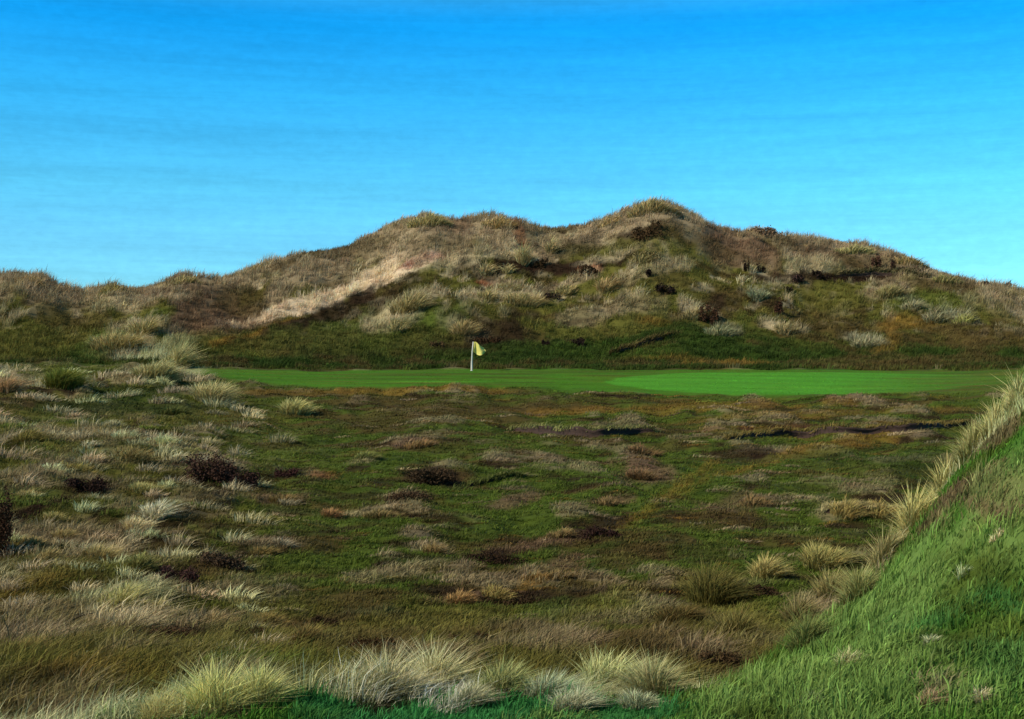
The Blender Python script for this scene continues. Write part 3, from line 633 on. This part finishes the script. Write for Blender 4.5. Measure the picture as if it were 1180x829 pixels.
for px, Y, wp, hp, c_, lab in T:
    dune = Y < 430 and not (Y > 395 and px < 250)
    if Y < 430 and lab.find('skyline') + lab.find('crest') + lab.find('summit') > -3 and lab.find('below') < 0 and lab.find('under') < 0: Y += 2; hp *= .62; wp *= 1.15; c_ = tuple(min(255, v * 1.22) for v in c_)
    tussock('marram_tussock', px, Y, wp, hp, c_, lab, group='marram tussocks on the dunes' if Y < 440 else 'single tussocks in the rough')

TN = [  # on the near bank and its crest
 (500, 802, 56, 56, (206, 204, 156), 'bright cream tussock, tallest of the pale fringe at the bottom'),
 (445, 804, 84, 54, (188, 184, 142), 'wide cream tussock over brown litter at the bottom of the view'),
 (395, 800, 50, 34, (150, 146, 92), 'straw green tussock at the left end of the wide cream one'),
 (575, 802, 70, 44, (150, 158, 104), 'green straw tussock between the two brightest of the bottom fringe'),
 (630, 806, 60, 36, (164, 176, 146), 'grey green tussock in the middle of the bottom fringe'),
 (705, 804, 84, 54, (186, 194, 138), 'pale green arching tussock at the right of the bottom fringe'),
 (752, 806, 50, 46, (166, 164, 118), 'curling straw tussock ending the bottom fringe on the right'),
 (250, 824, 90, 56, (206, 206, 132), 'big yellow cream tussock near the bottom left corner'),
 (190, 832, 70, 44, (182, 176, 118), 'straw tussock left of the yellow cream one'),
 (300, 810, 60, 44, (196, 198, 130), 'yellow tussock leaning right over the emerald grass'),
 (1172, 466, 26, 34, (186, 184, 130), 'cream tussock highest on the bank at the right edge'),
 (1146, 492, 34, 34, (174, 172, 118), 'cream tussock second from the top of the bank'),
 (1118, 522, 34, 36, (168, 166, 112), 'straw tussock third from the top of the bank'),
 (1088, 556, 36, 36, (172, 166, 110), 'straw tussock halfway down the bank edge'),
 (1052, 598, 30, 48, (198, 190, 128), 'tall yellow straw tussock on the bank edge beside the tan overhang'),
 (1020, 642, 40, 36, (150, 142, 98), 'soft brown straw tussock on the bank edge above the greens'),
 (990, 690, 44, 36, (146, 150, 96), 'grey green tussock low on the bank edge'),
 (1150, 618, 26, 9, (214, 204, 160), 'small cream tuft high on the green bank near the right edge'),
 (1108, 666, 10, 18, (170, 188, 140), 'narrow pale tuft upright in the middle of the green bank'),
 (1072, 742, 20, 12, (166, 176, 140), 'small grey green tuft in the middle of the bank, lower than the narrow one'),
 (1130, 806, 26, 14, (206, 200, 160), 'small cream tuft at the bottom right of the bank'),
 (974, 768, 22, 20, (186, 188, 140), 'pale yellow tuft at the lower left of the green bank'),
 (1070, 812, 26, 22, (160, 140, 112), 'brownish tuft at the bottom of the green bank'),
 (936, 812, 24, 14, (150, 166, 118), 'light green tuft at the bottom of the bank, left of the brownish one'),
 (660, 816, 60, 24, (172, 176, 146), 'pale greyish low tussock in front of the bottom fringe, right of its middle'),
 (540, 812, 50, 24, (172, 174, 140), 'pale greyish low tussock in front of the tallest cream tussock'),
 (735, 816, 50, 22, (164, 172, 140), 'pale greyish low tussock at the right end in front of the bottom fringe'),
 (930, 748, 44, 40, (112, 126, 72), 'mossy green tussock near the foot of the bank edge'),
]
for px, Y, wp, hp, c_, lab in TN:
    tussock('marram_tussock', px, Y, wp, hp, c_, lab, near=True, group='pale tussocks along the near bank', lean=.8 + .9 * math.sin(px), dens=.85)

B = [
 (712, 327, 20, 9, 'black', 'small black bush beside the sandy tussock'), (750, 319, 16, 12, 'black', 'black bush left of the larger one under the summit'),
 (766, 340, 28, 15, 'black', 'larger black bush under the summit'), (636, 345, 28, 10, 'black', 'flat black bush in the middle of the dune'),
 (626, 400, 18, 10, 'black', 'tiny black bush right of the flag'), (666, 398, 28, 11, 'black', 'spreading black bush second to the right of the flag'),
 (882, 269, 46, 10, (120, 98, 76), 'dark brown bush on the skyline right of the summit'), (860, 313, 10, 14, 'black', 'narrow black bush on the right shoulder'),
 (878, 314, 14, 11, 'black', 'round black bush next to the narrow one'), (919, 328, 22, 12, (60, 44, 38), 'dark bush at the left end of the path line'),
 (947, 322, 26, 11, 'black', 'black bush touching the path line'), (910, 337, 14, 8, 'black', 'small black bush just below the path line'),
 (1010, 310, 14, 22, (84, 60, 46), 'upright reddish brown bush on the right dune, taller of two'), (1031, 312, 12, 16, (80, 58, 46), 'upright reddish brown bush on the right dune, shorter of two'),
 (999, 313, 12, 9, (80, 60, 48), 'small brown bush left of the two upright ones'), (897, 364, 20, 22, (78, 52, 38), 'rust brown bush beside the grey green tussock'),
 (818, 370, 34, 20, (80, 56, 40), 'broad rust brown bush on the lower right of the dune'), (560, 398, 40, 12, (64, 46, 30), 'dark brown bush behind the flag'),
 (505, 402, 30, 10, (74, 58, 36), 'brown bush left of the flag'), (745, 272, 56, 14, (72, 54, 34), 'wide dark brown bush below the summit'),
 (680, 316, 34, 11, (62, 46, 30), 'dark brown bush below the crest saddle'), (620, 308, 30, 10, (66, 50, 32), 'dark brown bush under the thin upright tuft'),
 (1160, 332, 18, 9, (92, 84, 78), 'grey brown bush on the skyline at the right edge'), (1133, 329, 16, 7, (96, 84, 74), 'little grey brown bush on the skyline left of the edge one'),
 (240, 555, 66, 26, (72, 52, 42), 'large dark heather bush in the left rough below the rounded tussock'), (285, 562, 40, 18, (70, 50, 42), 'dark heather bush adjoining the large one on its right'),
 (100, 568, 54, 14, (50, 36, 30), 'flat blackish heather bush in the left rough'), (205, 678, 50, 24, (76, 52, 46), 'purplish brown heather bush in the lower left rough'),
 (255, 655, 60, 16, (78, 62, 46), 'brown heather bush up and right of the purplish one'), (185, 742, 90, 18, (66, 48, 32), 'dark brown heather bush under the whitish grey tussock'),
 (330, 551, 34, 9, (62, 40, 36), 'low dark red heather bush in the middle left rough'), (495, 560, 66, 18, (66, 52, 36), 'dark heather mound in the middle of the rough'),
 (470, 576, 60, 10, (80, 62, 44), 'brown heather strip just under the dark mound'), (570, 646, 80, 8, (52, 38, 26), 'long thin dark heather strip in the lower middle'),
 (690, 618, 60, 9, (56, 38, 32), 'dark red heather strip in the middle right rough'), (600, 700, 44, 9, (58, 44, 28), 'dark heather strip below the straw tussocks'),
 (-2, 640, 40, 70, (70, 50, 36), 'tall dark brown bush cut off by the left edge'),
 (880, 690, 40, 14, (66, 50, 36), 'dark heather between the spiky and the olive tussock'), (290, 738, 44, 14, (66, 50, 30), 'dark heather bush in the lower left among shaggy tussocks'),
 (375, 724, 34, 12, (60, 46, 30), 'small dark heather bush right of the shaggy tussocks'), (430, 752, 60, 16, (70, 52, 32), 'dark heather bush behind the wide cream tussock'),
 (540, 745, 50, 14, (72, 54, 34), 'dark heather bush behind the tallest cream tussock'), (830, 772, 60, 22, (74, 58, 38), 'brown heather bush where the rough meets the near bank'),
]
for px, Y, wp, hp, c_, lab in B:
    bush('heather_bush', px, Y, wp, hp, c_, lab, group='dark bushes on the dunes' if Y < 430 else 'heather bushes in the rough')

# worn turf edges: a low bare face under a fringe of grass
M_soil = plain('peat_soil', (58, 40, 30), .95, .45, 9)
def turf_edge(path, face, fringe, label):
    P3 = []
    for i in range(len(path) - 1):
        for t in np.linspace(0, 1, 14, endpoint=False): P3.append([path[i][k] * (1 - t) + path[i + 1][k] * t for k in (0, 1)])
    P3.append(path[-1]); P3 = np.array(P3)
    G_ = np.array([hit(a, b, 9.7) for a, b in P3])
    G_[:, 1] = np.convolve(np.pad(G_[:, 1], 4, 'edge'), np.ones(9) / 9, 'valid'); G_[:, 0] = (P3[:, 0] - CX) / FOC * G_[:, 1]
    n_ = len(G_); tp = np.sin(np.linspace(0, math.pi, n_)) ** .4
    hh = face / FOC * G_[:, 1] * tp * (1 + .35 * fbm(G_[:, 0] * 1.3, G_[:, 0] * 0, 77, 3))
    prof = [(-.25, -.06), (-.10, .02), (-.02, .35), (-.10, .75), (-.16, .98), (-.05, 1.08), (.35, 1.0), (.9, .4), (1.3, -.1)]
    V = []
    org = np.array([G_[n_ // 2, 0], G_[n_ // 2, 1], gz(G_[n_ // 2:n_ // 2 + 1, 0], G_[n_ // 2:n_ // 2 + 1, 1])[0]])
    for i in range(n_):
        for j, (a, b) in enumerate(prof):
            y = G_[i, 1] + a * max(hh[i] * 1.5, .1) + .05 * (random.random() - .5)
            zb = gz(np.array([G_[i, 0]]), np.array([y]))[0]
            V.append([G_[i, 0] - org[0], y - org[1], zb + b * hh[i] * (1 + .15 * (random.random() - .5)) - org[2]])
    V = np.array(V); k = len(prof); ii = np.arange(n_ * k).reshape(n_, k)
    qd = np.stack([ii[:-1, :-1], ii[1:, :-1], ii[1:, 1:], ii[:-1, 1:]], -1).reshape(-1, 4)
    o = mesh_obj('turf_edge', V, qd.ravel(), np.full(len(qd), 4), M_soil); o.location = org
    N = n_ * 16; i = rng.integers(0, n_, N); yy = G_[i, 1] + rng.uniform(-.1, 1.3, N) * hh[i]; xx = G_[i, 0] + rng.normal(0, .15, N)
    zz = gz(xx, yy) + hh[i] * .85
    px1 = G_[i, 1] / 1233
    cb = lin(fringe) * rng.uniform(.6, 1.2, N)[:, None]
    V2, C2 = blades(np.stack([xx, yy, zz], -1) - org, px1 * rng.uniform(3, 8, N), px1 * 1.0, rng.uniform(.4, 1.6, N), rng.normal(0, .9, N), cb, cb * 1.2)
    f = blade_obj('grass_fringe', V2, C2, M_blade, o)
    tag(f, kind='stuff')
    return tag(o, label, 'turf edge')
turf_edge([(590, 497), (640, 502), (690, 504), (755, 498)], 9, (128, 126, 74), 'dark bare turf edge in front of the flag, left of the longer one')
turf_edge([(835, 508), (900, 503), (980, 500), (1060, 497), (1118, 490)], 7, (120, 104, 56), 'long thin dark turf edge in front of the bright green, running to the near bank')
turf_edge([(963, 319), (1000, 318), (1035, 317), (1068, 321)], 3.5, (110, 100, 66), 'dark path line across the upper right dune')
turf_edge([(700, 411), (730, 402), (782, 385)], 3.5, (96, 84, 48), 'slanting reddish brown turf edge on the lower dune behind the green')
turf_edge([(950, 591), (985, 594), (1015, 594), (1046, 592)], 9, (176, 160, 110), 'short tan fringed turf edge under the overhanging tan tussocks beside the near bank')
turf_edge([(520, 568), (560, 556), (600, 548)], 3, (84, 90, 44), 'short dark turf edge right of the dark heather mound')

# fallen stick
x, d, z = locate(78, 722); s_ = d / FOC
M_wood = plain('dead_wood', (44, 34, 28), .9, .35, 30)
def tube(name, pts_, rad, mat, parent=None, seg=10):
    V = []; F = []; pts_ = [np.array(p, float) for p in pts_]
    for i, p in enumerate(pts_):
        t = pts_[min(i + 1, len(pts_) - 1)] - pts_[max(i - 1, 0)]; t /= np.linalg.norm(t)
        u = np.cross(t, [.3, 1, .2] if abs(t[2]) > .8 else [0, 0, 1]); u /= np.linalg.norm(u); v = np.cross(t, u)
        for k in range(seg): V.append(p + rad[i] * (math.cos(k / seg * 6.2832) * u + math.sin(k / seg * 6.2832) * v))
    for i in range(len(pts_) - 1):
        for k in range(seg): F.append([i * seg + k, i * seg + (k + 1) % seg, (i + 1) * seg + (k + 1) % seg, (i + 1) * seg + k])
    F = np.array(F); fl = list(F.ravel()) + list(range(seg)) + list(range((len(pts_) - 1) * seg, len(pts_) * seg))
    return mesh_obj(name, np.array(V), fl, [4] * len(F) + [seg, seg], mat, None, parent, True)
st_ = tube('fallen_stick', [(-20 * s_, -.02, 1 * s_), (-12 * s_, 0, 4 * s_), (0, .05, 6.5 * s_), (12 * s_, .12, 10 * s_), (26 * s_, .2, 12 * s_)], [1.9 * s_, 1.6 * s_, 1.3 * s_, 1.0 * s_, .5 * s_], M_wood)
st_.location = (x, d, z); tag(st_, 'thin dark dead stick lying on the lower left slope between two wide pale tussocks', 'stick')
tube('twig', [(4 * s_, .07, 7 * s_), (10 * s_, .05, 5 * s_), (16 * s_, .02, 5 * s_)], [.8 * s_, .6 * s_, .3 * s_], M_wood, st_)

# flagstick on the green
x, d = hit(543.5, 427.5, 60); z = float(gz(np.array([x]), np.array([d]))[0]); s_ = d / FOC
fs = bpy.data.objects.new('golf_flagstick', None); col.objects.link(fs); fs.location = (x, d, z)
tag(fs, 'whitish flagstick with a small yellow flag standing on the green', 'flagstick')
tube('pole', [(0, 0, -.1), (.2 * s_, 0, 10 * s_), (.8 * s_, 0, 22 * s_), (1.9 * s_, 0, 33.5 * s_)], [1.15 * s_, 1.1 * s_, .9 * s_, .7 * s_], plain('painted_pole', (188, 184, 168), .5, .12, 8), fs)
tube('cup_rim', [(0, 0, -.02), (0, 0, .012)], [.12, .12], plain('white_cup', (215, 215, 210), .5), fs, 24)
M_flag = plain('yellow_cloth', (206, 194, 100), .8, .16, 3)
nu, nv_ = 14, 12; V = []
for i in range(nu):
    s = i / (nu - 1)
    for j in range(nv_):
        t = j / (nv_ - 1)
        top = 33.5 - 0 * s + (-6.5 * s + 3.5 * math.sin(min(s * 5, math.pi)) * .5); bot = 22.5 - 5.8 * math.sin(s * 2.2) + 2.5 * s * s
        zz = top * t + bot * (1 - t); xx = 1.6 + 15.0 * s - 2.6 * s * abs(t - .38) * 2
        V.append([xx * s_, (.16 * math.sin(s * 6.5 + t * 1.4) - .1 * s), zz * s_])
V = np.array(V); ii = np.arange(nu * nv_).reshape(nu, nv_); off = nu * nv_
q1 = np.stack([ii[:-1, :-1], ii[1:, :-1], ii[1:, 1:], ii[:-1, 1:]], -1).reshape(-1, 4)
rim = list(ii[:, 0]) + list(ii[-1, 1:]) + list(ii[::-1, -1][1:]) + list(ii[0, ::-1][1:-1])
q3 = [[rim[k], rim[(k + 1) % len(rim)], rim[(k + 1) % len(rim)] + off, rim[k] + off] for k in range(len(rim))]
FF = np.concatenate([q1, (q1 + off)[:, ::-1], np.array(q3)])
mesh_obj('flag', np.concatenate([V, V + [0, .012, 0]]), FF.ravel(), np.full(len(FF), 4), M_flag, None, fs, True)
# ------------------------------------------------------------------ sky, sun, camera
sun_dir = np.array([-.78, -.42, .62]); sun_dir /= np.linalg.norm(sun_dir)
elev = math.asin(sun_dir[2]); az = math.atan2(sun_dir[0], sun_dir[1])
w = bpy.data.worlds.new('World'); scene.world = w; w.use_nodes = True
nt = w.node_tree; nd = nt.nodes; L = nt.links; nd.clear()
out = nd.new('ShaderNodeOutputWorld'); bg = nd.new('ShaderNodeBackground'); bg.inputs['Strength'].default_value = .1
sk = nd.new('ShaderNodeTexSky'); sk.sky_type = 'NISHITA'; sk.sun_disc = False; sk.sun_elevation = elev; sk.sun_rotation = az
sk.air_density = 1.0; sk.dust_density = .3; sk.ozone_density = 3.0
tc = nd.new('ShaderNodeTexCoord'); sp = nd.new('ShaderNodeSeparateXYZ'); L.new(tc.outputs['Generated'], sp.inputs[0])
ramp = nd.new('ShaderNodeValToRGB'); L.new(sp.outputs['Z'], ramp.inputs['Fac'])
el = ramp.color_ramp.elements
TINT = [(0.0, (.27, .64, .95)), (.087, (.23, .66, .90)), (.121, (.19, .68, .84)), (.193, (.085, .68, .93)), (.245, (.02, .63, 1.0)), (.254, (.025, .62, .98)), (.264, (.06, .65, .95)), (.27, (.09, .67, .92)), (.34, (.28, .42, .44)), (.6, (.30, .36, .38))]
el[0].position = TINT[0][0]; el[0].color = (*TINT[0][1], 1); el[1].position = TINT[-1][0]; el[1].color = (*TINT[-1][1], 1)
for p_, c_ in TINT[1:-1]:
    e = el.new(p_); e.color = (*c_, 1)
mul = nd.new('ShaderNodeMix'); mul.data_type = 'RGBA'; mul.blend_type = 'MULTIPLY'; mul.inputs['Factor'].default_value = 1
L.new(sk.outputs['Color'], mul.inputs[6]); L.new(ramp.outputs['Color'], mul.inputs[7])
# wisps: high thin cloud drawn out level, and a faint fine ripple
def noise_node(scale, det, rough, vec):
    mp = nd.new('ShaderNodeMapping'); mp.inputs['Scale'].default_value = vec; L.new(tc.outputs['Generated'], mp.inputs['Vector'])
    nz = nd.new('ShaderNodeTexNoise'); nz.inputs['Scale'].default_value = scale; nz.inputs['Detail'].default_value = det; nz.inputs['Roughness'].default_value = rough; nz.inputs['Distortion'].default_value = .25
    L.new(mp.outputs[0], nz.inputs['Vector']); return nz.outputs['Fac']
def rng_node(v, a, b, lo, hi):
    m = nd.new('ShaderNodeMapRange'); m.inputs['From Min'].default_value = a; m.inputs['From Max'].default_value = b; m.inputs['To Min'].default_value = lo; m.inputs['To Max'].default_value = hi
    L.new(v, m.inputs['Value']); return m.outputs['Result']
s1 = rng_node(noise_node(1, 7, .72, (3, 3, 60)), .3, .7, .91, 1.12)
s2 = rng_node(noise_node(1, 3, .6, (110, 110, 210)), .35, .7, .97, 1.05)
mm = nd.new('ShaderNodeMath'); mm.operation = 'MULTIPLY'; L.new(s1, mm.inputs[0]); L.new(s2, mm.inputs[1])
m2_ = nd.new('ShaderNodeMath'); m2_.operation = 'MULTIPLY'; m2_.inputs[1].default_value = 2; L.new(mm.outputs[0], m2_.inputs[0])
vm = nd.new('ShaderNodeVectorMath'); vm.operation = 'SCALE'; L.new(mul.outputs[2], vm.inputs[0]); L.new(m2_.outputs[0], vm.inputs['Scale'])
cur = vm.outputs['Vector']
L.new(cur, bg.inputs['Color']); L.new(bg.outputs[0], out.inputs['Surface'])

sl = bpy.data.lights.new('sun', 'SUN'); sl.energy = 4.5; sl.angle = R(.6); sl.color = (1, .91, .76)
so = bpy.data.objects.new('sun', sl); col.objects.link(so)
from mathutils import Vector
so.rotation_euler = Vector(sun_dir.tolist()).to_track_quat('Z', 'Y').to_euler()

cd = bpy.data.cameras.new('camera'); cam = bpy.data.objects.new('camera', cd); col.objects.link(cam)
cd.sensor_width = 36; cd.lens = FOC / 1180 * 36; cd.shift_y = -(414.5 - HY) / 1180; cd.clip_end = 8000; cd.clip_start = .05
cam.location = (0, 0, EYE); cam.rotation_euler = (R(90), 0, 0); scene.camera = cam
vs = scene.view_settings; vs.view_transform = 'Standard'; vs.look = 'None'; vs.exposure = 0; vs.gamma = 1; vs.use_curve_mapping = False
scene.cycles.max_bounces = 5; scene.cycles.diffuse_bounces = 2
